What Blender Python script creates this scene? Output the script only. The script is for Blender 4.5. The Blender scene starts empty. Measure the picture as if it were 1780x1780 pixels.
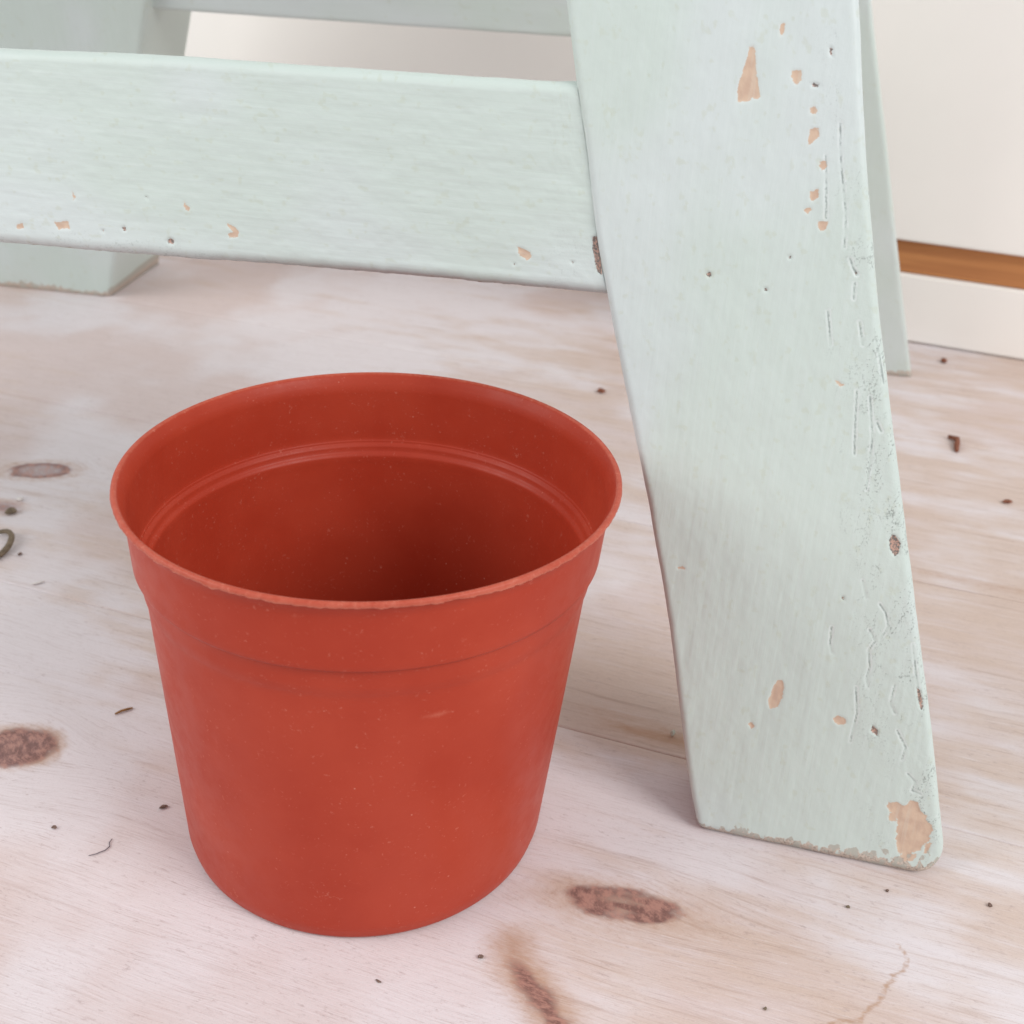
import bpy, math, random
import numpy as np
from mathutils import Matrix, Vector

# ------------------------------------------------------------------ camera, light, exposure
SC = bpy.context.scene
COL = SC.collection
cam_data = bpy.data.cameras.new('camera')
cam = bpy.data.objects.new('camera', cam_data)
COL.objects.link(cam)
SC.camera = cam
PITCH, ROLL, CAM_H = math.radians(28.82), math.radians(-2.69), 0.2574
fwd = Vector((0, math.cos(PITCH), -math.sin(PITCH)))
rt0 = Vector((1, 0, 0)); dn0 = fwd.cross(rt0)
rt = rt0 * math.cos(ROLL) + dn0 * math.sin(ROLL)
dn = dn0 * math.cos(ROLL) - rt0 * math.sin(ROLL)
cam.matrix_world = Matrix(((rt.x, -dn.x, -fwd.x, 0), (rt.y, -dn.y, -fwd.y, 0),
                           (rt.z, -dn.z, -fwd.z, CAM_H), (0, 0, 0, 1)))
cam_data.sensor_width = 36.0
cam_data.lens = 2076.0 / 1780.0 * 36.0
cam_data.clip_start, cam_data.clip_end = 0.01, 50.0
cam_data.dof.use_dof = True
cam_data.dof.focus_distance = 0.325
cam_data.dof.aperture_fstop = 24.0

world = bpy.data.worlds.new('World'); SC.world = world; world.use_nodes = True
bg = world.node_tree.nodes['Background']
bg.inputs['Color'].default_value = (0.93, 0.965, 1.0, 1)
bg.inputs['Strength'].default_value = 0.66

def area(name, loc, target, size, power, color):
    d = bpy.data.lights.new(name, 'AREA'); d.shape = 'RECTANGLE'
    d.size, d.size_y, d.energy, d.color = size[0], size[1], power, color
    o = bpy.data.objects.new(name, d); COL.objects.link(o)
    o.location = loc
    o.rotation_euler = (Vector(target) - Vector(loc)).to_track_quat('-Z', 'Y').to_euler()
    return o
area('window_light', (1.25, -0.65, 1.25), (0.05, 0.40, 0.05), (0.9, 0.9), 23.5, (1.0, 0.985, 0.965))
area('side_window_light', (-1.5, -0.05, 0.95), (-0.1, 0.5, 0.05), (1.1, 1.0), 14.5, (1.0, 0.985, 0.965))

SC.cycles.max_bounces = 8; SC.cycles.diffuse_bounces = 4; SC.cycles.glossy_bounces = 3; SC.cycles.transmission_bounces = 1
vs = SC.view_settings
vs.view_transform = 'Standard'; vs.look = 'None'; vs.exposure = 0.0; vs.gamma = 1.0
vs.use_curve_mapping = False

# ------------------------------------------------------------------ measured data (millimetres on the boards)
FRONT_ORIGIN = (0.0615, 0.2717, 0.0)
LEG_LEFT = [(-64.5, 229.4), (-60.3, 209.9), (-56.0, 195.5), (-51.6, 174.0), (-47.2, 159.4), (-44.2, 150.5), (-37.4, 129.1), (-29.5, 105.4), (-17.2, 63.5), (-4.4, 10.7), (-0.9, 1.4)]
LEG_RIGHT = [(6.2, 233.9), (14.3, 198.4), (24.4, 160.4), (33.2, 130.9), (40.2, 107.8), (45.1, 91.9), (55.0, 59.7), (60.2, 42.7), (66.8, 18.9), (67.7, 10.2)]
LEG_BOTTOM = [(0.0, 0.0), (47.7, -0.6), (58.4, 1.3), (65.2, 5.0), (67.6, 9.2)]
RAIL_TOP = [(-227.1, 205.3), (-181.9, 207.1), (-139.2, 207.7), (-98.7, 208.3), (-60.9, 209.2)]
RAIL_BOTTOM = [(-230.5, 150.9), (-201.7, 152.0), (-177.4, 152.9), (-120.6, 155.3), (-87.1, 156.3), (-70.8, 156.6), (-47.8, 157.3)]
LEG_CHIPS = [[(-17.6, 221.7), (-16.7, 222.0), (-16.0, 220.1), (-15.1, 215.5), (-13.3, 210.5), (-14.0, 209.8), (-15.3, 210.1), (-15.8, 209.4), (-17.7, 209.0), (-19.0, 208.9), (-19.1, 212.5), (-18.4, 216.6), (-18.0, 219.3)], [(-6.7, 217.2), (-4.7, 217.5), (-4.2, 215.3), (-4.9, 213.8), (-5.9, 214.5), (-6.7, 215.9)], [(-11.1, 227.4), (-10.0, 227.6), (-10.2, 225.1), (-10.8, 224.8)], [(-1.1, 208.8), (-0.2, 209.6), (0.7, 208.7), (0.5, 207.6), (-0.8, 207.8)], [(0.1, 204.3), (2.0, 204.2), (2.2, 202.5), (0.7, 201.0), (-0.2, 200.1), (-0.3, 202.4)], [(3.3, 196.7), (5.0, 197.1), (5.3, 195.5), (4.3, 194.6), (3.4, 195.3)], [(2.2, 189.3), (4.2, 190.1), (4.5, 188.2), (3.3, 186.8), (2.4, 187.3)], [(1.4, 184.5), (2.4, 185.3), (3.4, 184.7), (2.6, 183.7)], [(5.2, 182.3), (7.8, 182.1), (7.7, 180.3), (6.4, 179.7), (5.7, 180.8)], [(15.9, 142.6), (17.4, 142.3), (18.7, 141.4), (17.6, 141.0)], [(14.8, 54.6), (15.9, 54.9), (16.9, 52.9), (17.0, 49.2), (16.1, 46.2), (14.0, 45.4), (13.2, 47.1), (13.7, 51.3)], [(31.9, 46.0), (33.2, 47.0), (35.3, 46.5), (35.6, 44.9), (34.0, 44.2), (32.4, 44.8)], [(51.3, 22.5), (53.4, 23.4), (56.2, 22.9), (58.4, 24.8), (59.8, 24.7), (60.0, 22.3), (62.3, 20.9), (64.2, 17.5), (64.8, 13.0), (63.2, 9.6), (61.5, 7.6), (56.9, 6.1), (55.4, 12.3), (54.9, 17.8), (53.5, 18.4), (51.7, 20.9)], [(-17.8, 83.7), (-16.3, 84.5), (-15.4, 83.9), (-17.2, 83.1)], [(8.8, 39.0), (9.5, 40.1), (10.6, 39.0), (9.8, 37.7)]]
LEG_DARK = [[(37.4, 101.3), (37.9, 103.0), (38.7, 102.8), (40.4, 101.0), (40.4, 98.0), (39.5, 97.0), (38.1, 98.9)], [(52.3, 59.9), (53.2, 59.4), (54.6, 56.1), (55.2, 53.3), (54.4, 53.9), (53.1, 57.2)], [(1.4, 223.1), (2.1, 222.9), (2.0, 222.1), (2.4, 221.1), (1.7, 221.4)], [(-20.8, 166.2), (-19.8, 166.6), (-19.4, 165.8), (-20.0, 165.1)], [(-5.4, 164.0), (-4.7, 164.2), (-4.6, 163.5), (-5.2, 163.4)], [(-0.6, 172.8), (-0.0, 173.0), (0.0, 172.4), (-0.4, 172.2)], [(-1.6, 214.3), (-0.9, 214.7), (-0.4, 214.3), (0.2, 214.6), (0.0, 213.9), (-1.1, 213.8)], [(16.3, 170.9), (17.1, 170.4), (16.7, 169.9)], [(42.9, 46.0), (44.4, 44.8), (44.6, 43.0), (42.6, 44.0)], [(27.9, 82.7), (28.4, 83.4), (28.7, 82.1)]]
LEG_CRACKS = [[(6.8, 205.9), (7.6, 201.2), (8.7, 195.8), (10.6, 189.1), (11.7, 185.0), (12.3, 180.8), (12.7, 176.5)], [(14.6, 173.9), (15.8, 171.7), (17.0, 170.1)], [(16.8, 168.0), (17.2, 164.0)], [(24.4, 154.5), (26.1, 150.2), (27.3, 146.6), (28.5, 143.2)], [(4.6, 198.2), (5.8, 191.4), (7.1, 183.1)], [(22.1, 140.5), (23.2, 131.3), (24.4, 123.6)], [(25.6, 139.5), (28.1, 128.9), (28.6, 122.6), (29.0, 114.6)], [(28.6, 132.9), (30.0, 130.7)], [(26.8, 73.7), (27.2, 68.5), (28.1, 66.0)], [(36.9, 74.8), (39.0, 71.7), (37.7, 68.7), (38.9, 63.6), (38.6, 60.0), (39.6, 57.5)], [(38.2, 82.8), (40.2, 80.6), (41.7, 76.5), (40.1, 72.7)], [(46.4, 59.8), (46.3, 53.5), (48.0, 51.1)], [(36.3, 56.8), (38.0, 48.9), (37.7, 39.6)], [(49.6, 45.9), (52.8, 41.1), (52.4, 37.2)], [(49.0, 72.7), (51.2, 64.3), (52.6, 60.2)], [(-56.9, 199.0), (-55.7, 193.8), (-55.0, 188.4)], [(-55.1, 186.9), (-54.1, 184.1)], [(-53.1, 182.0), (-51.7, 176.2)], [(-48.9, 163.8), (-47.7, 157.8)], [(54.8, 33.1), (57.4, 30.8), (57.0, 27.9), (59.3, 27.5)], [(32.6, 88.7), (34.4, 83.8)], [(11.4, 160.3), (13.5, 151.6)], [(19.7, 158.4), (21.4, 152.6)]]
RAIL_CHIPS = [[(-212.4, 159.4), (-207.8, 160.0), (-207.5, 157.9), (-211.3, 157.2)], [(-157.2, 164.8), (-155.4, 164.2), (-153.6, 162.9), (-153.9, 161.1), (-156.4, 160.7), (-157.0, 161.6), (-155.4, 162.7), (-157.0, 164.0)], [(-170.5, 169.5), (-169.8, 168.6), (-168.6, 167.8), (-168.9, 166.8), (-170.4, 167.1)], [(-206.3, 168.9), (-205.2, 167.3), (-206.0, 166.1)], [(-225.5, 157.0), (-223.3, 158.1), (-222.8, 156.4), (-225.6, 156.0)], [(-72.2, 167.6), (-70.4, 167.0), (-68.4, 166.0), (-68.0, 165.0), (-69.2, 164.1), (-71.2, 165.2)]]
RAIL_DARK = [[(-176.1, 157.6), (-175.0, 158.6), (-173.9, 158.2), (-174.1, 156.8), (-175.5, 157.2)], [(-182.6, 169.6), (-181.9, 169.5), (-182.1, 168.7)], [(-196.9, 158.7), (-196.2, 158.8), (-196.6, 157.9)], [(-190.4, 160.0), (-189.4, 160.5), (-189.1, 159.2), (-190.0, 159.1)], [(-72.8, 162.9), (-72.1, 162.7), (-72.6, 162.3)], [(-56.9, 165.0), (-56.3, 165.1), (-56.4, 164.5)], [(-52.0, 172.0), (-50.1, 172.5), (-49.3, 168.3), (-48.2, 162.3), (-49.8, 163.4), (-51.3, 168.1)]]
REAR_ORIGIN = (0.2259, 0.6536, 0.0)
REAR_RIGHT = [(0.0, 0.0), (-2.8, 21.0), (-23.6, 90.0), (-53.3, 179.4), (-62.5, 206.0)]
REAR_RAIL_BOTTOM = [(-207.0, 176.3), (-412.1, 176.5)]
REAR_MISC = [(-473.2, 181.7), (-475.6, 171.1), (-510.1, 155.1), (-480.5, 164.8), (-452.2, 155.8), (-482.3, 35.8), (-493.6, 0.0), (-569.0, -2.1)]
DEB = [(-0.1012, 0.2715), (-0.1306, 0.261), (-0.113, 0.254), (-0.0028, 0.2211), (-0.0289, 0.2119), (0.1415, 0.2478), (0.2279, 0.5608), (0.2555, 0.6799), (0.232, 0.4989), (0.0459, 0.6084), (-0.2073, 0.4159), (-0.2192, 0.449), (-0.2161, 0.4573), (-0.127, 0.3159), (-0.1839, 0.3915), (0.1132, 0.2515), (-0.1987, 0.4121), (0.0391, 0.2817)]
REAR_T = 74.0


# ------------------------------------------------------------------ numpy noise
def _hash(ix, iy, seed):
    h = (ix.astype(np.int64) * 374761393 + iy.astype(np.int64) * 668265263 + seed * 1442695041) & 0xffffffff
    h = ((h ^ (h >> 13)) * 1274126177) & 0xffffffff
    h = (h ^ (h >> 16)) & 0xffffffff
    return h.astype(np.float64) / 4294967295.0
def vnoise(x, y, seed=0):
    x = np.asarray(x, float); y = np.asarray(y, float)
    ix, iy = np.floor(x), np.floor(y)
    fx, fy = x - ix, y - iy
    fx = fx * fx * (3 - 2 * fx); fy = fy * fy * (3 - 2 * fy)
    a = _hash(ix, iy, seed); b = _hash(ix + 1, iy, seed)
    c = _hash(ix, iy + 1, seed); d = _hash(ix + 1, iy + 1, seed)
    return (a * (1 - fx) + b * fx) * (1 - fy) + (c * (1 - fx) + d * fx) * fy
def fbm(x, y, seed=0, o=4):
    s, a, t = 0, 0.5, 0
    for k in range(o):
        s = s + a * vnoise(x * 2 ** k, y * 2 ** k, seed + 17 * k); t += a; a *= 0.55
    return s / t - 0.5
def sdf_poly(px, py, poly):
    n = len(poly); d = np.full(px.shape, 1e9); inside = np.zeros(px.shape, bool)
    for i in range(n):
        ax, ay = poly[i]; bx_, by_ = poly[(i + 1) % n]
        ex, ey = bx_ - ax, by_ - ay
        wx, wy = px - ax, py - ay
        t = np.clip((wx * ex + wy * ey) / (ex * ex + ey * ey + 1e-12), 0, 1)
        d = np.minimum(d, np.hypot(wx - ex * t, wy - ey * t))
        c = ((ay > py) != (by_ > py)) & (px < (bx_ - ax) * (py - ay) / (by_ - ay + 1e-12) + ax)
        inside ^= c
    return np.where(inside, -d, d)
def sdf_line(px, py, pts):
    d = np.full(px.shape, 1e9)
    for (ax, ay), (bx_, by_) in zip(pts[:-1], pts[1:]):
        ex, ey = bx_ - ax, by_ - ay
        wx, wy = px - ax, py - ay
        t = np.clip((wx * ex + wy * ey) / (ex * ex + ey * ey + 1e-12), 0, 1)
        d = np.minimum(d, np.hypot(wx - ex * t, wy - ey * t))
    return d
def union(px, py, shapes, fn, base=9.0):
    out = np.full(px.shape, base)
    for s in shapes:
        a = np.array(s); lo, hi = a.min(0) - 4, a.max(0) + 4
        m = (px > lo[0]) & (px < hi[0]) & (py > lo[1]) & (py < hi[1])
        if m.any(): out[m] = np.minimum(out[m], fn(px[m], py[m], s))
    return out

def roughen(poly, amp, step=0.5, seed=1):
    out = []; n = len(poly)
    for i in range(n):
        (ax, ay), (bx_, by_) = poly[i], poly[(i + 1) % n]
        m = max(1, int(math.hypot(bx_ - ax, by_ - ay) / step))
        for j in range(m):
            x, y = ax + (bx_ - ax) * j / m, ay + (by_ - ay) * j / m
            out.append((x + amp * float(fbm(np.array(x * 0.7), np.array(y * 0.7), seed, 3)) * 2, y + amp * float(fbm(np.array(x * 0.7 + 50), np.array(y * 0.7), seed, 3)) * 2))
    return out
# ------------------------------------------------------------------ object helpers
def obj(name, me, mat=None, parent=None):
    o = bpy.data.objects.new(name, me); COL.objects.link(o)
    if mat is not None and me is not None and not me.materials: me.materials.append(mat)
    if parent is not None: o.parent = parent
    return o
def tag(o, label=None, cat=None, group=None, kind=None):
    if label: o['label'] = label
    if cat: o['category'] = cat
    if group: o['group'] = group
    if kind: o['kind'] = kind
    return o
def grid_mesh(name, V, closed_u=False, caps=(), smooth=True, attrs=None, extra_faces=None):
    """V: (rows, cols, 3). closed_u: columns wrap round. caps: row indices to close with a fan."""
    R, Cn = V.shape[:2]
    idx = np.arange(R * Cn).reshape(R, Cn)
    nxt = np.roll(idx, -1, 1) if closed_u else idx[:, 1:]
    cur = idx if closed_u else idx[:, :-1]
    q = np.stack([cur[:-1], nxt[:-1], nxt[1:], cur[1:]], -1).reshape(-1, 4)
    verts = V.reshape(-1, 3)
    faces_v = q.reshape(-1); nq = len(q)
    starts = np.arange(nq) * 4; tot = np.full(nq, 4)
    for c in caps:
        ring = idx[c] if c != 0 else idx[c][::-1]
        starts = np.r_[starts, len(faces_v)]; tot = np.r_[tot, len(ring)]
        faces_v = np.r_[faces_v, ring]
    me = bpy.data.meshes.new(name)
    me.vertices.add(len(verts)); me.vertices.foreach_set('co', verts.astype(np.float32).ravel())
    me.loops.add(len(faces_v)); me.loops.foreach_set('vertex_index', faces_v.astype(np.int32))
    me.polygons.add(len(starts))
    me.polygons.foreach_set('loop_start', starts.astype(np.int32))
    me.polygons.foreach_set('loop_total', tot.astype(np.int32))
    me.polygons.foreach_set('use_smooth', np.full(len(starts), smooth))
    me.update(calc_edges=True); me.validate()
    for k, a in (attrs or {}).items():
        at = me.attributes.new(k, 'FLOAT', 'POINT'); at.data.foreach_set('value', np.asarray(a, np.float32).ravel())
    return me

# ------------------------------------------------------------------ material helpers
class NT:
    def __init__(self, name):
        self.m = bpy.data.materials.new(name); self.m.use_nodes = True
        self.t = self.m.node_tree; self.n = self.t.nodes; self.n.clear()
        self.out = self.n.new('ShaderNodeOutputMaterial')
        self.b = self.n.new('ShaderNodeBsdfPrincipled')
        self.t.links.new(self.b.outputs[0], self.out.inputs['Surface'])
    def link(self, a, b): self.t.links.new(a, b)
    def put(self, sock, v):
        if hasattr(v, 'is_linked'): self.link(v, sock)
        elif v is not None: sock.default_value = v
    def math(self, op, a, b=0.0, c=None, clamp=False):
        n = self.n.new('ShaderNodeMath'); n.operation = op; n.use_clamp = clamp
        self.put(n.inputs[0], a); self.put(n.inputs[1], b)
        if c is not None: self.put(n.inputs[2], c)
        return n.outputs[0]
    def attr(self, name):
        n = self.n.new('ShaderNodeAttribute'); n.attribute_name = name; return n.outputs['Fac']
    def obj_co(self):
        return self.n.new('ShaderNodeTexCoord').outputs['Object']
    def comb(self, x, y, z=0.0):
        n = self.n.new('ShaderNodeCombineXYZ')
        for s, v in zip(n.inputs, (x, y, z)): self.put(s, v)
        return n.outputs[0]
    def mapr(self, v, a, b, c=0.0, d=1.0, smooth=True):
        n = self.n.new('ShaderNodeMapRange'); n.interpolation_type = 'SMOOTHSTEP' if smooth else 'LINEAR'
        self.put(n.inputs[0], v)
        for i, k in enumerate((a, b, c, d)): n.inputs[i + 1].default_value = k
        return n.outputs[0]
    def noise(self, vec, scale, detail=4.0, rough=0.55, dist=0.0):
        n = self.n.new('ShaderNodeTexNoise')
        if vec is not None: self.link(vec, n.inputs['Vector'])
        n.inputs['Scale'].default_value = scale; n.inputs['Detail'].default_value = detail
        n.inputs['Roughness'].default_value = rough; n.inputs['Distortion'].default_value = dist
        return n.outputs[0]
    def voro(self, vec, scale, feat='F1', rnd=1.0):
        n = self.n.new('ShaderNodeTexVoronoi'); n.feature = feat
        self.link(vec, n.inputs['Vector']); n.inputs['Scale'].default_value = scale
        n.inputs['Randomness'].default_value = rnd
        return n.outputs['Distance']
    def mix(self, f, a, b, mode='MIX'):
        n = self.n.new('ShaderNodeMix'); n.data_type = 'RGBA'; n.blend_type = mode; n.clamp_factor = True
        self.put(n.inputs[0], f)
        for s, v in ((n.inputs[6], a), (n.inputs[7], b)):
            self.put(s, (*v, 1) if isinstance(v, tuple) and len(v) == 3 else v)
        return n.outputs[2]
    def bump(self, h, strength, dist, prev=None):
        n = self.n.new('ShaderNodeBump'); n.inputs['Strength'].default_value = strength
        n.inputs['Distance'].default_value = dist; self.link(h, n.inputs['Height'])
        if prev is not None: self.link(prev, n.inputs['Normal'])
        return n.outputs[0]
    def done(self, color, rough=0.6, normal=None, spec=0.4):
        self.put(self.b.inputs['Base Color'], (*color, 1) if isinstance(color, tuple) else color)
        self.put(self.b.inputs['Roughness'], rough)
        self.b.inputs['Specular IOR Level'].default_value = spec
        if normal is not None: self.link(normal, self.b.inputs['Normal'])
        return self.m

def S(r, g, b):
    f = lambda c: (c / 255 / 12.92) if c / 255 <= 0.04045 else ((c / 255 + 0.055) / 1.055) ** 2.4
    return (f(r), f(g), f(b))

# ------------------------------------------------------------------ materials
def paint_material():
    """aged mint gloss paint on wood: board coordinates 'ba' (along, mm) and 'bc' (across, mm)"""
    k = NT('aged_mint_paint')
    al, ac = k.attr('ba'), k.attr('bc')
    chip, dark, crack, worn, rough = (k.attr(a) for a in ('chip', 'dark', 'crack', 'worn', 'flaky'))
    n_p, n_s, gat = k.attr('patch'), k.attr('mid'), k.attr('gate')
    iso = k.comb(al, ac, k.attr('bd'))
    strk = k.comb(k.math('MULTIPLY', al, 0.05), ac, k.attr('bd'))
    n_b = k.noise(strk, 0.8, 3, 0.6)                 # brush strokes
    n_f = k.noise(iso, 1.5, 3, 0.6)
    col = k.mix(k.mapr(n_p, 0.35, 0.65), PAINT_A, PAINT_B)
    col = k.mix(k.mapr(n_b, 0.45, 0.75, 0, 0.14), col, PAINT_C)
    col = k.mix(k.mapr(n_b, 0.28, 0.42, 0.10, 0), col, PAINT_D)
    col = k.mix(k.mapr(n_s, 0.62, 0.80, 0, 0.25), col, S(184, 188, 164))       # faint grime clouds
    # flaky zone: long lifted flakes with dirt in the splits, running with the grain
    wob = k.math('MULTIPLY', k.math('SUBTRACT', n_s, 0.5), 3.5)
    fl = k.comb(k.math('MULTIPLY', k.math('ADD', al, wob), 0.22), k.math('ADD', ac, wob), 0.0)
    ve = k.voro(fl, 0.34, 'DISTANCE_TO_EDGE')
    gate = k.mapr(gat, 0.45, 0.60)
    split = k.math('MULTIPLY', k.math('MULTIPLY', k.mapr(ve, 0.0, 0.05, 1, 0), k.mapr(n_f, 0.42, 0.58)), k.math('MULTIPLY', rough, gate))
    col = k.mix(k.math('MULTIPLY', split, 0.60), col, S(112, 118, 114))
    spk = k.math('MULTIPLY', k.mapr(n_f, 0.58, 0.68), k.math('MULTIPLY', rough, gate))
    col = k.mix(k.math('MULTIPLY', spk, 0.55), col, S(120, 124, 120))
    lift = k.math('MULTIPLY', k.mapr(n_f, 0.30, 0.40, 1, 0), k.math('MULTIPLY', rough, gate))
    col = k.mix(k.math('MULTIPLY', lift, 0.45), col, S(218, 222, 222))
    # cracks
    cr = k.math('ADD', crack, k.math('MULTIPLY', k.math('SUBTRACT', n_f, 0.5), 0.6))
    fade = k.mapr(n_s, 0.36, 0.58, 0.15, 1.0)
    col = k.mix(k.math('MULTIPLY', k.mapr(k.math('ABSOLUTE', k.math('SUBTRACT', cr, 0.55)), 0.05, 0.35, 0.45, 0), fade), col, S(220, 225, 225))  # pale line along each crack paints a highlight on its lifted edge
    ck = k.math('MULTIPLY', k.mapr(cr, 0.04, 0.34, 1, 0), fade)
    col = k.mix(k.math('MULTIPLY', ck, 0.62), col, S(112, 120, 120))
    # chips down to the peach primer
    sd = k.math('ADD', chip, k.math('MULTIPLY', k.math('SUBTRACT', n_f, 0.5), 0.9))
    cm = k.mapr(sd, -0.14, 0.14, 1, 0)
    prim = k.mix(k.mapr(n_s, 0.30, 0.70), S(208, 182, 160), S(198, 170, 150))
    prim = k.mix(k.mapr(n_b, 0.50, 0.70, 0, 0.35), prim, S(204, 192, 178))
    col = k.mix(k.mapr(k.math('ABSOLUTE', k.math('SUBTRACT', sd, 0.22)), 0.05, 0.25, 0.14, 0), col, S(216, 216, 208))
    col = k.mix(cm, col, prim)
    # worn arrises / foot
    wm = k.mapr(k.math('ADD', worn, k.math('MULTIPLY', k.math('SUBTRACT', n_s, 0.5), 1.3)), 0.46, 0.58)
    wcol = k.mix(k.mapr(n_f, 0.44, 0.66), S(198, 180, 166), S(146, 130, 120))
    wcol = k.mix(k.mapr(n_s, 0.50, 0.62), wcol, S(176, 172, 162))
    col = k.mix(k.math('MULTIPLY', wm, 0.9), col, wcol)
    dd = k.mapr(k.math('ADD', dark, k.math('MULTIPLY', k.math('SUBTRACT', n_f, 0.5), 1.0)), -0.1, 0.15, 1, 0)
    dcol = k.mix(k.mapr(n_f, 0.44, 0.56), S(104, 88, 82), S(190, 142, 124))
    col = k.mix(k.math('MULTIPLY', dd, 0.85), col, dcol)
    h = k.math('ADD', k.math('MULTIPLY', n_b, 0.6), k.math('MULTIPLY', n_f, 0.12))
    h = k.math('ADD', h, k.math('MULTIPLY', k.math('MULTIPLY', n_f, rough), 0.9))
    nrm = k.bump(h, 0.13, 0.0008)
    rg = k.math('ADD', 0.46, k.math('MULTIPLY', k.math('MAXIMUM', cm, wm), 0.3))
    return k.done(col, rg, nrm, 0.36)

PAINT_A, PAINT_B = S(198, 209, 203), S(204, 212, 211)
PAINT_C, PAINT_D = S(214, 221, 222), S(185, 197, 191)

def floor_material():
    k = NT('whitewashed_pine')
    u, gv, pid = k.attr('fu'), k.attr('gv'), k.attr('pid')
    tan, knot, halo, streak, cl, md = (k.attr(a) for a in ('tan', 'knot', 'halo', 'streak', 'cloud', 'mid'))
    wf = k.comb(k.math('MULTIPLY', u, 0.040), gv, k.math('MULTIPLY', pid, 3.1))
    wi = k.comb(k.math('MULTIPLY', u, 0.35), gv, pid)
    n_gr = k.noise(wf, 0.40, 5, 0.72)          # grain lines
    n_fi = k.noise(wf, 2.2, 3, 0.72)           # fibre
    n_is = k.noise(wi, 0.9, 4, 0.70)           # mottling
    n_po = k.noise(k.comb(k.math('MULTIPLY', u, 0.6), gv, pid), 3.2, 2, 0.7)   # pores and dust
    white, pale, warm, brown = S(221, 213, 215), S(211, 195, 192), S(204, 182, 168), S(150, 118, 102)
    col = k.mix(k.mapr(cl, 0.36, 0.62), white, pale)
    tf = k.math('ADD', tan, k.math('MULTIPLY', k.math('SUBTRACT', md, 0.5), 1.1))
    tf = k.math('ADD', tf, k.math('MULTIPLY', k.math('SUBTRACT', n_gr, 0.5), 0.5))
    col = k.mix(k.mapr(tf, 0.10, 1.15, 0, 0.85), col, warm)
    gl = k.mapr(n_gr, 0.54, 0.68)
    col = k.mix(k.math('MULTIPLY', gl, k.mapr(tf, 0.0, 1.2, 0.12, 0.34)), col, brown)
    col = k.mix(k.mapr(n_gr, 0.30, 0.45, 0.30, 0), col, S(226, 218, 223))
    col = k.mix(k.mapr(n_fi, 0.54, 0.70, 0, 0.30), col, S(166, 142, 136))
    col = k.mix(k.mapr(n_fi, 0.28, 0.44, 0.30, 0), col, S(231, 225, 229))
    col = k.mix(k.math('MULTIPLY', k.mapr(n_is, 0.55, 0.72), k.mapr(md, 0.38, 0.60, 0.15, 0.42)), col, S(160, 138, 134))
    col = k.mix(k.mapr(n_po, 0.58, 0.74, 0, 0.28), col, S(160, 140, 136))
    col = k.mix(k.mapr(n_po, 0.26, 0.42, 0.22, 0), col, S(236, 230, 230))
    # knots
    hl = k.math('ADD', halo, k.math('MULTIPLY', k.math('SUBTRACT', n_is, 0.5), 0.7))
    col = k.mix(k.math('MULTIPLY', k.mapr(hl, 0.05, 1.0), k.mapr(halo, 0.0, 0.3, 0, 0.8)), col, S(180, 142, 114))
    kn = k.math('ADD', knot, k.math('MULTIPLY', k.math('SUBTRACT', n_is, 0.5), 0.8))
    kc = k.mix(k.mapr(n_is, 0.38, 0.66), S(116, 80, 75), S(174, 130, 118))
    col = k.mix(k.math('MULTIPLY', k.mapr(kn, 0.05, 0.85, 0, 0.92), k.mapr(knot, 0.0, 0.3)), col, kc)
    st = k.math('ADD', streak, k.math('MULTIPLY', k.math('SUBTRACT', n_is, 0.5), 2.2))
    col = k.mix(k.mapr(st, 0.0, 1.0, 0.70, 0), col, S(176, 138, 110))
    h = k.math('ADD', k.math('MULTIPLY', n_gr, 0.8), k.math('MULTIPLY', n_fi, 0.5))
    nrm = k.bump(h, 0.35, 0.0006)
    return k.done(col, 0.66, nrm, 0.25)

def pot_material():
    k = NT('terracotta_plastic')
    co = k.obj_co(); scuff_and_light = k.attr('scuff_and_light')
    n1 = k.noise(co, 26, 4, 0.55); n2 = k.noise(co, 900, 3, 0.6); n3 = k.noise(co, 160, 4, 0.6)
    col = k.mix(k.mapr(n1, 0.35, 0.65), POT_A, POT_B)
    dust = k.math('MULTIPLY', k.mapr(n2, 0.60, 0.72), k.mapr(n3, 0.42, 0.62))
    col = k.mix(k.math('MULTIPLY', dust, 0.24), col, S(222, 150, 130))
    vo = k.voro(co, 210)
    fleck = k.math('MULTIPLY', k.mapr(vo, 0.035, 0.07, 1, 0), k.mapr(n1, 0.5, 0.62))
    col = k.mix(k.math('MULTIPLY', fleck, 0.42), col, S(226, 170, 150))
    sm = k.mapr(k.math('ADD', scuff_and_light, k.math('MULTIPLY', k.math('SUBTRACT', n2, 0.5), 0.35)), 0.15, 1.05)
    col = k.mix(k.math('MULTIPLY', sm, 0.6), col, S(232, 156, 132))
    nrm = k.bump(n2, 0.07, 0.0003)
    nrm = k.bump(n3, 0.05, 0.0006, nrm)
    return k.done(col, k.mapr(n3, 0.3, 0.7, 0.36, 0.48), nrm, 0.20)
POT_A, POT_B = S(169, 57, 37), S(177, 65, 44)

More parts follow.
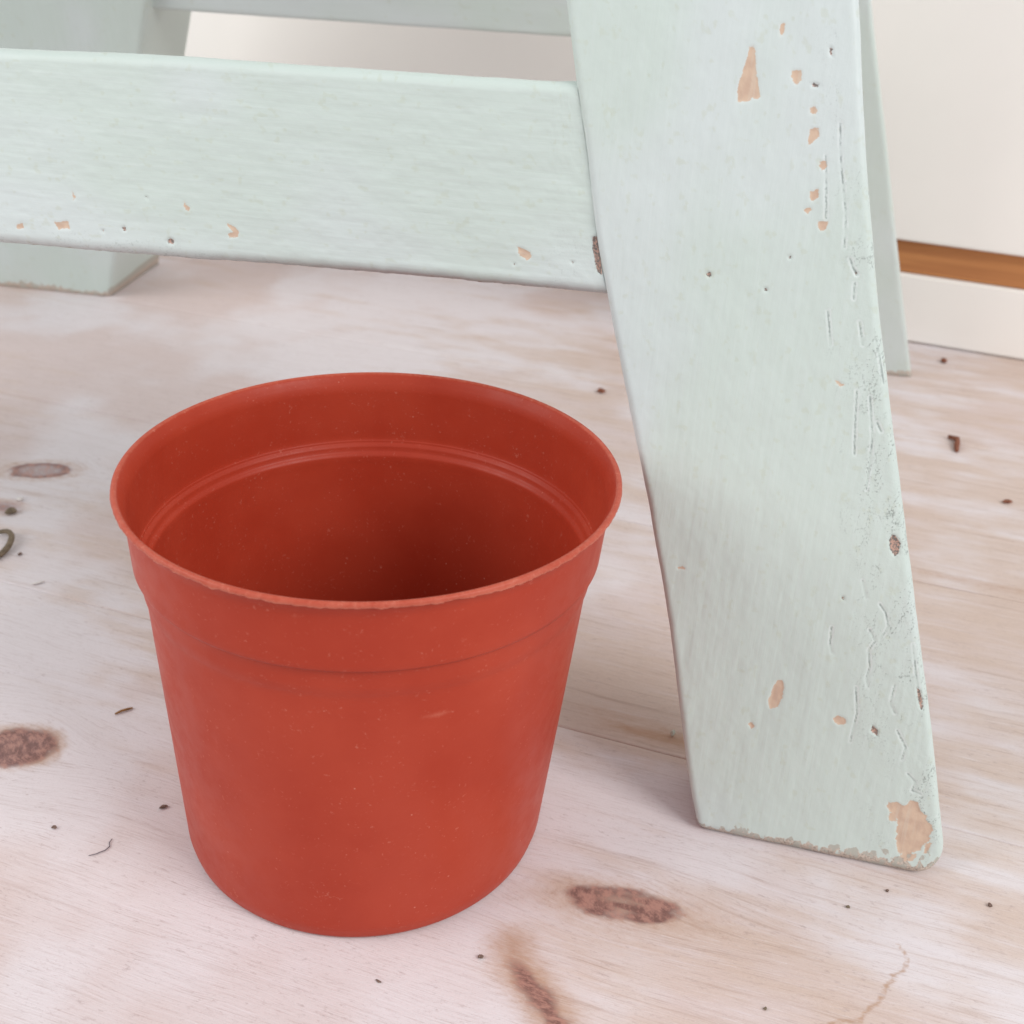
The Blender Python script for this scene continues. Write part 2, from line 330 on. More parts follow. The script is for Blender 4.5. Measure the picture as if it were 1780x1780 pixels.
def plain(name, c, rough=0.6, var=0.06, scale=40.0, spec=0.35, bump=0.1):
    k = NT(name); co = k.obj_co(); n = k.noise(co, scale, 4, 0.6)
    dk = tuple(x * (1 - var * 2) for x in c); lt = tuple(min(1, x * (1 + var)) for x in c)
    return k.done(k.mix(k.mapr(n, 0.3, 0.7), dk, lt), rough, k.bump(n, bump, 0.0005), spec)
def strip_material():
    k = NT('orange_brown_wood'); co = k.obj_co()
    mp = k.n.new('ShaderNodeMapping'); mp.inputs['Scale'].default_value = (6, 90, 160); k.link(co, mp.inputs[0])
    n = k.noise(mp.outputs[0], 1.0, 5, 0.6)
    return k.done(k.mix(k.mapr(n, 0.3, 0.7), S(172, 112, 70), S(196, 134, 84)), 0.55, k.bump(n, 0.2, 0.0005), 0.3)

M_PAINT, M_FLOOR, M_POT = paint_material(), floor_material(), pot_material()
M_WALL = plain('white_wall_paint', S(248, 243, 238), 0.6, 0.01, 6.0, 0.3, 0.03)
M_STRIP = strip_material()
M_SOIL = plain('dry_soil', S(132, 110, 100), 0.95, 0.25, 900, 0.1, 0.5)
M_BARK = plain('brown_bark', S(140, 92, 74), 0.9, 0.2, 700, 0.1, 0.4)
M_SHAVE = plain('grey_brown_shaving', S(128, 114, 96), 0.8, 0.15, 500, 0.2, 0.3)
M_FLAKE = plain('pale_flake', S(226, 220, 216), 0.7, 0.05, 500, 0.2, 0.2)
M_STRAW = plain('straw_splinter', S(160, 120, 78), 0.8, 0.15, 500, 0.2, 0.2)
M_GREEN = plain('pale_green_flake', S(204, 208, 196), 0.6, 0.03, 500, 0.3, 0.2)
M_HAIR = plain('grey_hair', S(120, 110, 116), 0.7, 0.1, 500, 0.2, 0.1)

# ------------------------------------------------------------------ floor: planks laid at 18.5 degrees
FY = math.radians(18.5)
EU = np.array([math.cos(FY), -math.sin(FY), 0.0]); EV = np.array([math.sin(FY), math.cos(FY), 0.0])
# knots in floor coordinates (mm): u, v, half-length, half-width, turn (deg), strength
KNOTS = [(-361, 392, 15, 8.5, 25, 0.35, 'ring'), (-241, 231.5, 11, 8.6, 20, 1.7, 'dark'),
         (-42, 241, 17.5, 6.6, 8, 1.05, 'long'), (-352, 357, 9, 6, 10, 0.6, 'dark')]
BAND = [(-66.5, 215.5), (-63.0, 211.0), (-58.5, 206.5), (-54.5, 203.0), (-50.5, 199.5), (-46.0, 195.0), (-41.0, 188.0)]
TAN = [(-42, 241, 48, 17, 0.55), (-62, 212, 26, 13, 0.5), (-62, 333, 62, 24, 1.3), (-50, 315, 30, 8, 0.9), (40, 500, 160, 30, 0.3), (60, 560, 90, 55, 0.55), (40, 440, 80, 45, 0.45),  # patches left of the leg: brown stain with some painted shade
       (60, 330, 70, 50, 0.3), (-210, 330, 60, 30, 0.5), (-200, 290, 70, 20, 0.3), (-130, 640, 140, 60, 0.55), (-150, 480, 60, 40, 0.2),
       (120, 740, 120, 60, 0.6), (90, 270, 50, 30, 0.25), (-25, 205, 40, 12, 0.3), (-240, 232, 26, 14, 0.4), (-300, 620, 80, 40, 0.15)]
WHITE = [(-190, 200, 110, 45, 0.25), (-405, 560, 120, 80, 0.75), (-300, 480, 70, 60, 0.3), (-160, 190, 90, 30, 0.55), (-130, 170, 200, 22, 0.5), (-300, 430, 90, 45, 0.4), (-20, 280, 40, 22, 0.3)]
ZIG = [(31.7, 255.9), (33.7, 253.6), (34.8, 250.9), (33.8, 246.4), (31.0, 244.3), (31.8, 242.6), (30.1, 240.9), (29.4, 236.7), (28.2, 233.6), (26.8, 231.9), (25.0, 228.3), (24.2, 226.0), (20.3, 224.6), (12, 219)]
def gauss(u, v, c): return np.exp(-((u - c[0]) / c[2]) ** 2 - ((v - c[1]) / c[3]) ** 2)
def plank(u0, u1, v0, v1, step, pid, parent):
    us = np.arange(u0, u1 + 0.1, step); nv = max(4, int((v1 - v0) / step)); vs_ = np.linspace(v0, v1, nv)
    vs_ = np.r_[v0, v0 + 0.15, v0 + 0.5, vs_[1:-1], v1 - 0.5, v1 - 0.15, v1]
    Ug, Vg = np.meshgrid(us, vs_)
    edge = np.minimum(Vg - v0, v1 - Vg)
    z = -0.35 * np.clip(1 - edge / 0.5, 0, 1) ** 2
    z = z + 0.10 * fbm(Ug * 0.02, Vg * 0.05, 5) + 0.05 * fbm(Ug * 0.05, Vg * 0.6, 8)
    gv = Vg + 5.0 * fbm(Ug * 0.006, Vg * 0.02, 3) + 3.0 * fbm(Ug * 0.02, Vg * 0.03, 4)
    knot = np.zeros_like(Ug); halo = np.zeros_like(Ug); tan = np.zeros_like(Ug)
    for (ku, kv, a, b, t, s, kind) in KNOTS:
        du, dv = Ug - ku, Vg - kv; c, sn = math.cos(math.radians(t)), math.sin(math.radians(t))
        x, y = du * c + dv * sn, -du * sn + dv * c
        r = np.hypot(x / a, y / b) + 0.35 * fbm(Ug * 0.25, Vg * 0.3, 31)
        gv = gv - y * 0.75 * np.exp(-(x / (a * 2.0)) ** 2 - (y / (b * 2.4)) ** 2)
        if kind == 'ring':
            knot = np.maximum(knot, s * np.exp(-((r - 0.85) / 0.20) ** 2) + 0.54 * np.clip((0.95 - r) / 0.15, 0, 1))
            halo = np.maximum(halo, 0.45 * np.exp(-((r - 1.1) / 0.4) ** 2))
        elif kind == 'dark':
            knot = np.maximum(knot, s * np.clip(1.25 - r, 0, 1) ** 0.7 * 1.1)
            halo = np.maximum(halo, 0.62 * np.exp(-((r - 1.05) / 0.40) ** 2) * (0.3 + 1.2 * vnoise(Ug * 0.07, Vg * 0.07, 44)))
        else:
            ring = np.exp(-((r - 0.78) / 0.26) ** 2) * (0.25 + 1.1 * vnoise(x * 0.16, y * 0.5, 41))
            core = 1.1 * np.exp(-((y + 0.6 - 0.03 * x) / 1.1) ** 2) * np.exp(-((x - 1) / 10.0) ** 2)
            fill = np.clip((1.05 - r) / 0.3, 0, 1) * (0.45 + 0.65 * vnoise(x * 0.22 + 9, y * 0.8, 43))
            fill = fill * np.clip(0.75 + np.abs(x + 1) / 24.0, 0, 1.2)
            ring = ring * np.where(y > 0, 0.75, np.clip(-x / 12 + 0.4, 0.25, 1))
            knot = np.maximum(knot, s * np.maximum(np.maximum(ring * 0.85, core), fill))
            halo = np.maximum(halo, 0.7 * np.exp(-(r / 1.6) ** 2))
    m = (Ug > -95) & (Ug < -20) & (Vg > 170) & (Vg < 235)
    if m.any():
        d = sdf_line(Ug[m], Vg[m], BAND); up_ = vnoise(Ug[m] * 0.25, Vg[m] * 0.25, 47)
        knot[m] = np.maximum(knot[m], 0.95 * np.exp(-(d / (1.9 + 2.4 * up_)) ** 2) * np.clip((214 - Vg[m]) / 6, 0.25, 1))
        halo[m] = np.maximum(halo[m], 0.85 * np.exp(-(d / 8.0) ** 2))
    halo = np.maximum(halo, 0.75 * gauss(Ug, Vg, (-52, 319, 30, 7)) * (0.4 + 1.0 * vnoise(Ug * 0.05, Vg * 0.3, 71)))  # brown stain left of the leg, deepened with painted shade
    halo = np.maximum(halo, 0.5 * gauss(Ug, Vg, (50, 465, 60, 4)))
    for c in TAN: tan = tan + c[4] * gauss(Ug, Vg, c)
    for c in WHITE: tan = tan - c[4] * gauss(Ug, Vg, c)
    cloud = 0.5 + fbm(Ug * 0.014, Vg * 0.014, 61, 4); mid = 0.5 + fbm(Ug * 0.05, Vg * 0.14, 62, 4)
    tan = tan + 0.8 * fbm(Ug * 0.006, gv * 0.075, 63 + pid, 3) + 0.6 * (cloud - 0.5)
    tan = tan + 0.32 + 0.12 * np.clip((Ug + 60) / 120, 0, 1) + (_hash(np.array([pid]), np.array([3]), 9)[0] - 0.5) * 0.10
    streak = np.full_like(Ug, 9.0)
    m = (Ug > 0) & (Ug < 60) & (Vg > 205) & (Vg < 275)
    if m.any(): streak[m] = sdf_line(Ug[m], Vg[m], ZIG)
    P = (Ug[..., None] * EU + Vg[..., None] * EV) / 1000.0
    P[..., 2] = z / 1000.0
    # sides: drop the border rows 15 mm
    rows = [P[0] - np.array([0, 0, 0.015])] + list(P) + [P[-1] - np.array([0, 0, 0.015])]
    V = np.array(rows)
    pad = lambda a: np.concatenate([a[:1], a, a[-1:]], 0)
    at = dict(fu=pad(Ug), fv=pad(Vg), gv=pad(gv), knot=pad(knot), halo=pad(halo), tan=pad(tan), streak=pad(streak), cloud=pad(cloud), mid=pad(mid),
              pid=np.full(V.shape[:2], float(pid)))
    me = grid_mesh('plank', V, attrs=at)
    return obj('plank', me, M_FLOOR, parent)
floor = obj('floor', None); tag(floor, 'whitewashed knotty pine plank floor under the pot and mint stool', 'floor', kind='structure')
EDGES = [-17.0, 144.0, 309.0, 457.0, 605.0, 753.0, 901.0]
for i, (a, b) in enumerate(zip(EDGES[:-1], EDGES[1:])):
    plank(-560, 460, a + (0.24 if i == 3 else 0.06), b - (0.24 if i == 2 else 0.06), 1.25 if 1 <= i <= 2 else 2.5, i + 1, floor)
for i, (a, b) in enumerate(((-312.8, -164.8), (-164.8, -17.0))):
    plank(-560, 460, a + 0.12, b - 0.12, 6.0, i + 9, floor)
# sub-floor closes the joints from below
sb = np.array([[[-0.56, -0.31], [0.46, -0.31]], [[-0.56, 0.90], [0.46, 0.90]]])
sb = sb[..., :1] * EU + sb[..., 1:] * EV; sb[..., 2] = -0.003
obj('subfloor', grid_mesh('subfloor', sb), plain('joint_dust', S(150, 128, 116), 0.9), floor)

# ------------------------------------------------------------------ back wall
WY = math.radians(20.3)
def box_mesh(name, x0, x1, y0, y1, z0, z1, bev=0.0008):
    import bmesh
    bm = bmesh.new(); bmesh.ops.create_cube(bm, size=1.0)
    for v in bm.verts:
        v.co = Vector(((x0 + x1) / 2 + v.co.x * (x1 - x0), (y0 + y1) / 2 + v.co.y * (y1 - y0), (z0 + z1) / 2 + v.co.z * (z1 - z0)))
    bmesh.ops.bevel(bm, geom=bm.edges[:], offset=bev, segments=2, affect='EDGES')
    me = bpy.data.meshes.new(name); bm.to_mesh(me); bm.free(); return me
wall = obj('wall', None); wall.location = (0.2466, 0.7107, 0); wall.rotation_euler = (0, 0, -WY)
tag(wall, 'white wall with a narrow orange-brown wood strip behind the mint stool', 'wall')
obj('wall_panel', box_mesh('wall_panel', -0.85, 0.30, -0.003, 0.030, 0.0633, 0.75, 0.0012), M_WALL, wall)
obj('wood_strip', box_mesh('wood_strip', -0.85, 0.30, 0.0035, 0.027, 0.0428, 0.0631, 0.0003), M_STRIP, wall)
obj('skirting_board', box_mesh('skirting_board', -0.85, 0.30, 0.0, 0.028, 0.0004, 0.0424, 0.0012), M_WALL, wall)

# ------------------------------------------------------------------ step stool boards
def frame_axes(yaw, lean):
    y, l = math.radians(yaw), math.radians(lean)
    u = np.array([math.cos(y), -math.sin(y), 0]); back = np.array([math.sin(y), math.cos(y), 0])
    up = math.cos(l) * np.array([0, 0, 1.0]) + math.sin(l) * back
    n = np.cross(up, u)             # points to the back
    if n @ back < 0: n = -n
    return u, up, n
def section(nf, ns, rc):
    """rounded-rectangle parameters: list of (across fraction a in -1..1 side code, ...)"""
def board(name, origin, axes, L, lo, hi, thick, parent, horizontal=False, nf=60, r=2.0, feats=None, foot=None, nz=3, front=None, seed=1, cut_ground=False, cut_top=None):
    """Loft along L (mm). lo(t), hi(t): the two outlines across. Front face at depth 0 (+ front(t,c)), back at thick."""
    u, up, n = axes; feats = feats or {}
    t = np.asarray(L, float); a, b = lo(t), hi(t)
    # cross-section loop: front face lo->hi, arc, side, arc, back hi->lo, arc, side, arc
    th = np.linspace(0, math.pi / 2, 7)
    rr = r
    fr = np.linspace(0, 1, nf)
    loop = []   # (fraction across between lo+r and hi-r, extra offset across, depth)
    for f in fr: loop.append((f, 0.0, 0.0))
    for q in th[1:]: loop.append((1, rr * math.sin(q), rr * (1 - math.cos(q))))
    for q in np.linspace(0, 1, nz + 2)[1:-1]: loop.append((1, rr, rr + (thick - 2 * rr) * q))
    for q in th: loop.append((1, rr * math.cos(q), thick - rr * (1 - math.sin(q))))
    for f in np.linspace(1, 0, 7)[1:-1]: loop.append((f, 0.0, thick))
    for q in th: loop.append((0, -rr * math.sin(q), thick - rr * (1 - math.cos(q))))
    for q in np.linspace(1, 0, nz + 2)[1:-1]: loop.append((0, -rr, rr + (thick - 2 * rr) * q))
    for q in th[::-1][:-1]: loop.append((0, -rr * math.sin(q), rr * (1 - math.cos(q))))
    loop = np.array(loop)
    A = (a + rr)[:, None]; B = (b - rr)[:, None]
    Cc = A + (B - A) * loop[None, :, 0] + loop[None, :, 1]
    T = np.repeat(t[:, None], len(loop), 1).copy()
    Dp = np.repeat(loop[None, :, 2], len(t), 0).copy()
    facing = np.clip(1 - Dp / 1.0, 0, 1)
    # unevenness of a hand-painted old board
    und = 0.7 * fbm(T * 0.02, Cc * 0.03, seed) + 0.48 * fbm(T * 0.09, Cc * 0.16, seed + 3) + 0.10 * fbm(T * 0.05, Cc * 0.9, seed + 5)
    Dp = Dp - und * np.where(Dp < thick / 2, 1, -1)
    side = np.where(np.abs(loop[:, 1]) > 0, np.sign(loop[:, 1]), 0)[None, :]
    Cc = Cc + side * (0.7 * fbm(T * 0.022, Dp * 0.1 + 7, seed + 9) + 0.22 * fbm(T * 0.17, Dp * 0.2 + 3, seed + 10))
    X, Yv = (T, Cc) if horizontal else (Cc, T)           # frame coordinates u, up
    if foot is not None: Dp, X, Yv = foot(Dp, X, Yv, loop)
    at = {}
    chip = union(X, Yv, feats.get('chips', []), sdf_poly); chip = np.where(facing > 0.2, chip, 9)
    dark = union(X, Yv, feats.get('dark', []), sdf_poly); dark = np.where(facing > 0.2, dark, 9)
    crk = union(X, Yv, feats.get('cracks', []), sdf_line); crk = np.where(facing > 0.2, crk, 9)
    Dp = Dp + 0.22 * np.clip(0.5 - chip / 0.6, 0, 1) + 0.6 * np.clip(0.5 - dark / 0.7, 0, 1) + 0.16 * np.clip(1 - crk / 0.7, 0, 1)
    flaky = feats['flaky'](X, Yv) if 'flaky' in feats else np.zeros_like(X)
    worn = feats['worn'](X, Yv, Dp) if 'worn' in feats else np.zeros_like(X)
    Dp = Dp - 0.35 * flaky * np.abs(fbm(X * 0.35, Yv * 0.2, seed + 21, 3)) * facing
    if front is not None: Dp = Dp + front(X, Yv)
    P = np.array(origin) + (X[..., None] * u + Yv[..., None] * up + Dp[..., None] * n) / 1000.0
    if cut_ground:                                        # slide every rail of the loft along `up` so the end lies on the floor
        z0 = P[:1, :, 2]
        k = np.clip(1 - (t - t[0]) / 30.0, 0, 1)[:, None]
        P = P + (-(z0) * k / up[2])[..., None] * up
    at = dict(ba=T, bc=Cc, bd=Dp, chip=chip, dark=dark, crack=crk, flaky=flaky, worn=worn, patch=0.5 + fbm(T * .012, Cc * .02, seed + 40, 3), gate=0.5 + fbm(T * .12, Cc * .2, seed + 41, 3), mid=0.5 + fbm(T * .45, Cc * .6, seed + 42, 4))
    V = P[:, ::-1] if True else P
    at = {k_: v_[:, ::-1] for k_, v_ in at.items()}
    me = grid_mesh(name, V, closed_u=True, caps=(0, len(t) - 1), attrs=at)
    import bmesh
    bm = bmesh.new(); bm.from_mesh(me); bmesh.ops.recalc_face_normals(bm, faces=bm.faces[:]); bm.to_mesh(me); bm.free()
    return obj(name, me, M_PAINT, parent)
def interp(pts, axis=1):
    p = np.array(sorted(pts, key=lambda q: q[axis])); xs = p[:, axis]; ys = p[:, 1 - axis]
    s0 = (ys[2] - ys[0]) / (xs[2] - xs[0]); s1 = (ys[-1] - ys[-3]) / (xs[-1] - xs[-3])
    def f(t):
        t = np.asarray(t, float)
        o = np.interp(t, xs, ys)
        o = np.where(t < xs[0], ys[0] + (t - xs[0]) * s0, o)
        o = np.where(t > xs[-1], ys[-1] + (t - xs[-1]) * s1, o)
        # light smoothing of the measured outline
        return o
    def g(t): return sum(w * f(np.asarray(t) + d) for d, w in ((-10, .15), (-5, .2), (0, .3), (5, .2), (10, .15)))
    return g

ladder = obj('step_stool', None); ladder.location = (0, 0, 0)
tag(ladder, 'old wooden step stool in chipped pale mint paint standing behind the pot', 'step stool')

AX = frame_axes(13, 10)
leg_lo = interp(LEG_LEFT)
_hi = interp(LEG_RIGHT[:-1])
def foot_round(t, r):
    d = np.clip((r - t) / r, 0, 1); return r * (1 - np.sqrt(np.clip(1 - d * d, 0, 1)))
leg_hi = lambda t: _hi(t) - foot_round(t, 13.0) * 0.95
leg_lo2 = lambda t: leg_lo(t) + foot_round(t, 3.0) * 0.7
def leg_flaky(X, Y):
    d = _hi(Y) - X                              # distance from the right arris
    m = np.clip(1 - (d - 4) / np.interp(Y, (0, 60, 110, 160, 230), (22, 20, 16, 12, 9)), 0, 1)
    return m * np.interp(Y, (0, 20, 40, 120, 160, 215, 240), (0.7, 1, 1, 0.95, 0.7, 0.35, 0.1))
def leg_worn(X, Y, D):
    bottom = np.clip(1 - (Y - 0.4) / np.interp(X, (0, 15, 45, 68), (4.6, 5.5, 8.0, 11.0)), 0, 1)
    return bottom * 1.05
def leg_foot(D, X, Y, loop):
    # soften the front lower arris
    e = np.clip(1 - Y / 3.4, 0, 1); fr = np.clip(1 - D / 6, 0, 1)
    return D + e * e * 2.4 * fr, X, Y
FOOT_BITS = [roughen([(52, 19), (55, 21), (54.5, 17.5), (52.5, 16.8)], 0.8, seed=70), roughen([(58, 6.5), (62, 7.5), (61, 4.5), (57, 4.0)], 0.9, seed=71), roughen([(64.2, 11), (65.6, 12.5), (65.2, 9), (63.8, 8.4)], 0.7, seed=72)]
Ls = np.r_[np.linspace(0, 3, 9), np.arange(3.5, 245, 0.42), np.arange(248, 369, 8), 369.0]
leg = board('front_leg', FRONT_ORIGIN, AX, Ls, leg_lo2, leg_hi, 30.0, ladder, nf=165, r=2.2, seed=11, cut_ground=True,
            feats=dict(chips=[roughen(p, 1.3 if i == 12 else 0.35, seed=i) for i, p in enumerate(LEG_CHIPS)] + FOOT_BITS, dark=LEG_DARK, cracks=LEG_CRACKS, flaky=leg_flaky, worn=leg_worn), foot=leg_foot)
leg['label'] = 'right front leg with flaking arris and bare worn foot'
# rail between the front legs
rail_b0, rail_t0 = interp(RAIL_BOTTOM, 0), interp(RAIL_TOP, 0)
rail_b = lambda t: rail_b0(t) + 0.55 * fbm(np.asarray(t) * 0.09, np.zeros_like(t) + 3.3, 77) + 0.35 * fbm(np.asarray(t) * 0.4, np.zeros_like(t) + 1.3, 78)
rail_t = lambda t: rail_t0(t) + 1.2
def rail_front(X, Y):
    # the rail meets the sloping leg: its end is cut along the leg's edge
    return np.full_like(X, 1.1)
def rail_foot(D, X, Y, loop):
    end = leg_lo(Y) + 0.15 + 1.5 * fbm(Y * 0.10, Y * 0 + 2, 91)
    far = X.max()
    k = np.clip((X + 66) / (far + 66), 0, 1)
    X2 = np.where(X > -66, -66 + k * (end + 66), X)
    return D, X2, Y
Lr = np.r_[np.arange(-430, -246, 8), np.arange(-245, -44.9, 0.5)]
rail = board('rail', FRONT_ORIGIN, AX, Lr, rail_b, rail_t, 24.0, ladder, horizontal=True, nf=120, r=3.2, seed=29,
             feats=dict(chips=[roughen(p, 0.4, seed=i + 30) for i, p in enumerate(RAIL_CHIPS)], dark=RAIL_DARK,
                        flaky=lambda X, Y: np.clip(1 - (Y - 151) / 9, 0, 1) * 0.55 + 0.35 * np.clip(1 + (X + 60) / 6, 0, 1) * np.clip(1 - abs(Y - 165) / 14, 0, 1),
                        worn=lambda X, Y, D: 0.42 * np.clip(1 - (Y - 152.0 - (X + 200) * 0.033) / 2.0, 0, 1) * np.clip(D / 2, 0, 1)),
             front=rail_front, foot=rail_foot)
rail['label'] = 'wide front rail with small peach chips along its lower edge'
# the other front leg, mirrored, beyond the left of the picture
MID = -246.0
leg2_lo = lambda t: 2 * MID - _hi(t); leg2_hi = lambda t: 2 * MID - leg_lo(t)
board('front_leg', FRONT_ORIGIN, AX, np.r_[np.linspace(0, 30, 8), np.arange(40, 369, 10), 369.0], leg2_lo, leg2_hi, 30.0, ladder, nf=12, r=2.5, seed=51, cut_ground=True)

# unseen board added just above the picture to shade the rear frame
tz = 0.385
tr_o = np.array(FRONT_ORIGIN) + tz / AX[1][2] * AX[1]
TAX = (AX[0], np.array([-AX[0][1], AX[0][0], 0.0]), np.array([0, 0, -1.0]))
board('shade_board', tr_o, TAX, np.arange(-505, 16, 8.0), lambda t: -5.0 + 0 * np.asarray(t), lambda t: 150.0 + 0 * np.asarray(t), 22.0, ladder, horizontal=True, nf=24, r=3.0, seed=57)

# rear frame
AXR = frame_axes(8.4, -10)
rr_hi = interp(REAR_RIGHT)
rr_hi2 = lambda t: np.interp(t, (0, 206), (3.2, -60.0)) + np.where(np.asarray(t) > 206, (np.asarray(t) - 206) * -0.306, 0)
rr_lo = lambda t: rr_hi2(t) - 66.0
Lq = np.r_[np.linspace(0, 12, 9), np.arange(14, 300, 2.0), np.arange(304, 368, 8), 368.0]
def rear_worn(X, Y, D): return 1.1 * np.clip(1 - Y / (7.0 + 9.0 * fbm(X * 0.06, X * 0 + 4, 15, 3)), 0, 1)
board('rear_leg', REAR_ORIGIN, AXR, Lq, rr_lo, rr_hi2, 32.0, ladder, nf=40, r=2.5, seed=61, cut_ground=True, feats=dict(worn=rear_worn))
rl_hi = lambda t: np.interp(t, (-20, 460), (-500.2, -342.0))
rl_lo = lambda t: rl_hi(t) - 92.0
o = board('rear_leg', REAR_ORIGIN, AXR, Lq, rl_lo, rl_hi, REAR_T, ladder, nf=40, r=3.0, seed=67, cut_ground=True,
          feats=dict(worn=rear_worn), front=lambda X, Y: np.full_like(X, 1.0))
rear_rail = board('rail', REAR_ORIGIN, AXR, np.arange(-452, -92, 2.5), lambda t: 176.3 + 0 * np.asarray(t), lambda t: 236 + 0 * np.asarray(t), 22.0, ladder,
                  horizontal=True, nf=30, r=2.5, seed=83, front=lambda X, Y: np.full_like(X, 9.0))
rear_rail['label'] = 'shaded rear rail'

# ------------------------------------------------------------------ plastic pot
POT = Vector((-0.0369, 0.2771, 0)); POT_H, SHEAR = 0.1164, 0.0035
pot = obj('flower_pot', None); pot.location = POT
tag(pot, 'empty terracotta-coloured plastic flower pot standing in front of the mint stool leg', 'flower pot')
def revolve(name, prof, seg, parent, lip=False, burr=0.0):
    prof = np.array(prof); th = np.linspace(0, 2 * math.pi, seg, endpoint=False)
    r = prof[:, :1] + 0 * th[None]; z = prof[:, 1:2] + 0 * th[None]
    sc = np.zeros_like(r)
    if lip:
        w = np.exp(-((prof[:, 1:2] - 0.1151) / 0.0004) ** 2) * (prof[:, :1] > 0.0643)
        st = np.floor(th * 16 + 3 * vnoise(th * 9, th * 0, 5)); jag = _hash(st, st * 0, 3) - 0.5
        fine = fbm(th * 60, th * 0 + 2, 9, 4)
        r = r + w * (jag * 0.00022 + fine * 0.0004)[None]; z = z - w * (jag * 0.00030 + fine * 0.00045)[None]
        sc = np.clip(w, 0, 1) * 1.0 + 0.46 * (prof[:, 1:2] > 0.1156)  # scuffed outer edge; upward-facing lip top painted paler, as if lit
        sc = sc + 0.12 * fbm(th * 20, th * 0 + 5, 19)[None]
    wob = 1 + 0.0022 * np.cos(2 * (th - RIM_A)) * (prof[:, 1:2] / POT_H) ** 2 + 0.0010 * np.cos(3 * th + 1.0) * (prof[:, 1:2] / POT_H)
    x = r * wob * np.cos(th) - SHEAR * (1 - z / POT_H); y = r * wob * np.sin(th)
    V = np.stack([x, y, z], -1)
    if name == 'outer_wall':
        # rubbed patch on the left shoulder and small nicks under the collar
        for (a_, z_, ra, rz, s_) in SCUFFS:
            da = (th - math.radians(a_) + math.pi) % (2 * math.pi) - math.pi
            sc = np.maximum(sc, s_ * np.exp(-(da[None] * 0.06 / ra) ** 2 - ((z - z_) / rz) ** 2))
    me = grid_mesh(name, V, closed_u=True, attrs=dict(scuff_and_light=sc))
    import bmesh
    bm = bmesh.new(); bm.from_mesh(me); bmesh.ops.recalc_face_normals(bm, faces=bm.faces[:]); bm.to_mesh(me); bm.free()
    return obj(name, me, M_POT, parent)
def dense(pts, step):
    out = [pts[0]]
    for a_, b_ in zip(pts[:-1], pts[1:]):
        k = max(1, int(math.hypot(b_[0] - a_[0], b_[1] - a_[1]) / step))
        out += [(a_[0] + (b_[0] - a_[0]) * i / k, a_[1] + (b_[1] - a_[1]) * i / k) for i in range(1, k + 1)]
    return out
RIM_A = 0.6
SCUFFS = [(262, .1105, .0012, .0012, .45), (275, .052, .0006, .006, .4), (236, .062, .0005, .004, .4), (310, .045, .0015, .0008, .4), (203, .0835, .0012, .0035, 1.1), (201, .089, .0008, .0025, .8), (250, .0945, .0012, .0005, .9), (256, .0925, .0020, .0004, .8), (293, .0790, .005, .0012, .5), (208, .03, .004, .02, .05)]
outer = dense([(.0524, .0020), (.0530, .0045), (.0588, .0862), (.0590, .0872), (.0595, .0888), (.0599, .0935), (.0602, .0951), (.0603, .09535), (.0612, .0956), (.06145, .0962), (.0625, .1120), (.0630, .1134)], 0.0012)
inner = dense([(.0622, .1134), (.0617, .1120), (.0606, .0962), (.0604, .0952), (.0600, .0944), (.0593, .0940), (.0591, .0934), (.0590, .0924), (.0586, .0918), (.0580, .0914), (.0578, .0906), (.0578, .0890), (.0520, .0060), (.0514, .0040)], 0.0012)
lip = [(.0630, .1134), (.0633, .1142), (.0640, .1147), (.06465, .1149), (.06495, .1151), (.0651, .1154), (.0650, .1160), (.0648, .11625), (.0645, .1164), (.0641, .1164), (.06365, .1162), (.0632, .1156), (.0626, .1144), (.0622, .1134)]
revolve('outer_wall', outer, 256, pot)
revolve('inner_wall', inner, 256, pot)
revolve('rim', lip, 900, pot, lip=True)
revolve('base', dense([(.0001, .0030), (.0480, .0030), (.0505, .0034), (.0514, .0040)], .003), 128, pot)
revolve('foot_ring', [(.0470, .0028), (.0480, .0002), (.0495, 0.0), (.0508, .0001), (.0517, .0006), (.0522, .0013), (.0524, .0020)], 256, pot)

# ------------------------------------------------------------------ crumbs and litter on the floor
rnd = random.Random(4)
def crumb(name, xy, L, W, ang, mat, label, cat, h=None, seed=0, group=None):
    n1, n2 = 9, 10
    V = np.zeros((n1, n2, 3)); h = h or W * 0.7
    for i in range(n1):
        s = -1 + 2 * i / (n1 - 1); rr = math.sqrt(max(0.02, 1 - s * s))
        for j in range(n2):
            a = 2 * math.pi * j / n2
            k = 0.75 + 0.6 * float(vnoise(np.array(i * .8 + seed * 5), np.array(math.cos(a) * 1.5 + seed), 3))
            V[i, j] = (s * L / 2, math.cos(a) * rr * W / 2 * k + 0.15 * W * math.sin(s * 3 + seed), max(-1, math.sin(a)) * rr * h / 2 * k)
    V[..., 2] -= V[..., 2].min()
    me = grid_mesh(name, V, closed_u=True, caps=(0, n1 - 1), smooth=False)
    o = obj(name, me, mat); o.location = (xy[0], xy[1], 0.00012); o.rotation_euler = (0, 0, math.radians(ang))
    return tag(o, label, cat, group)
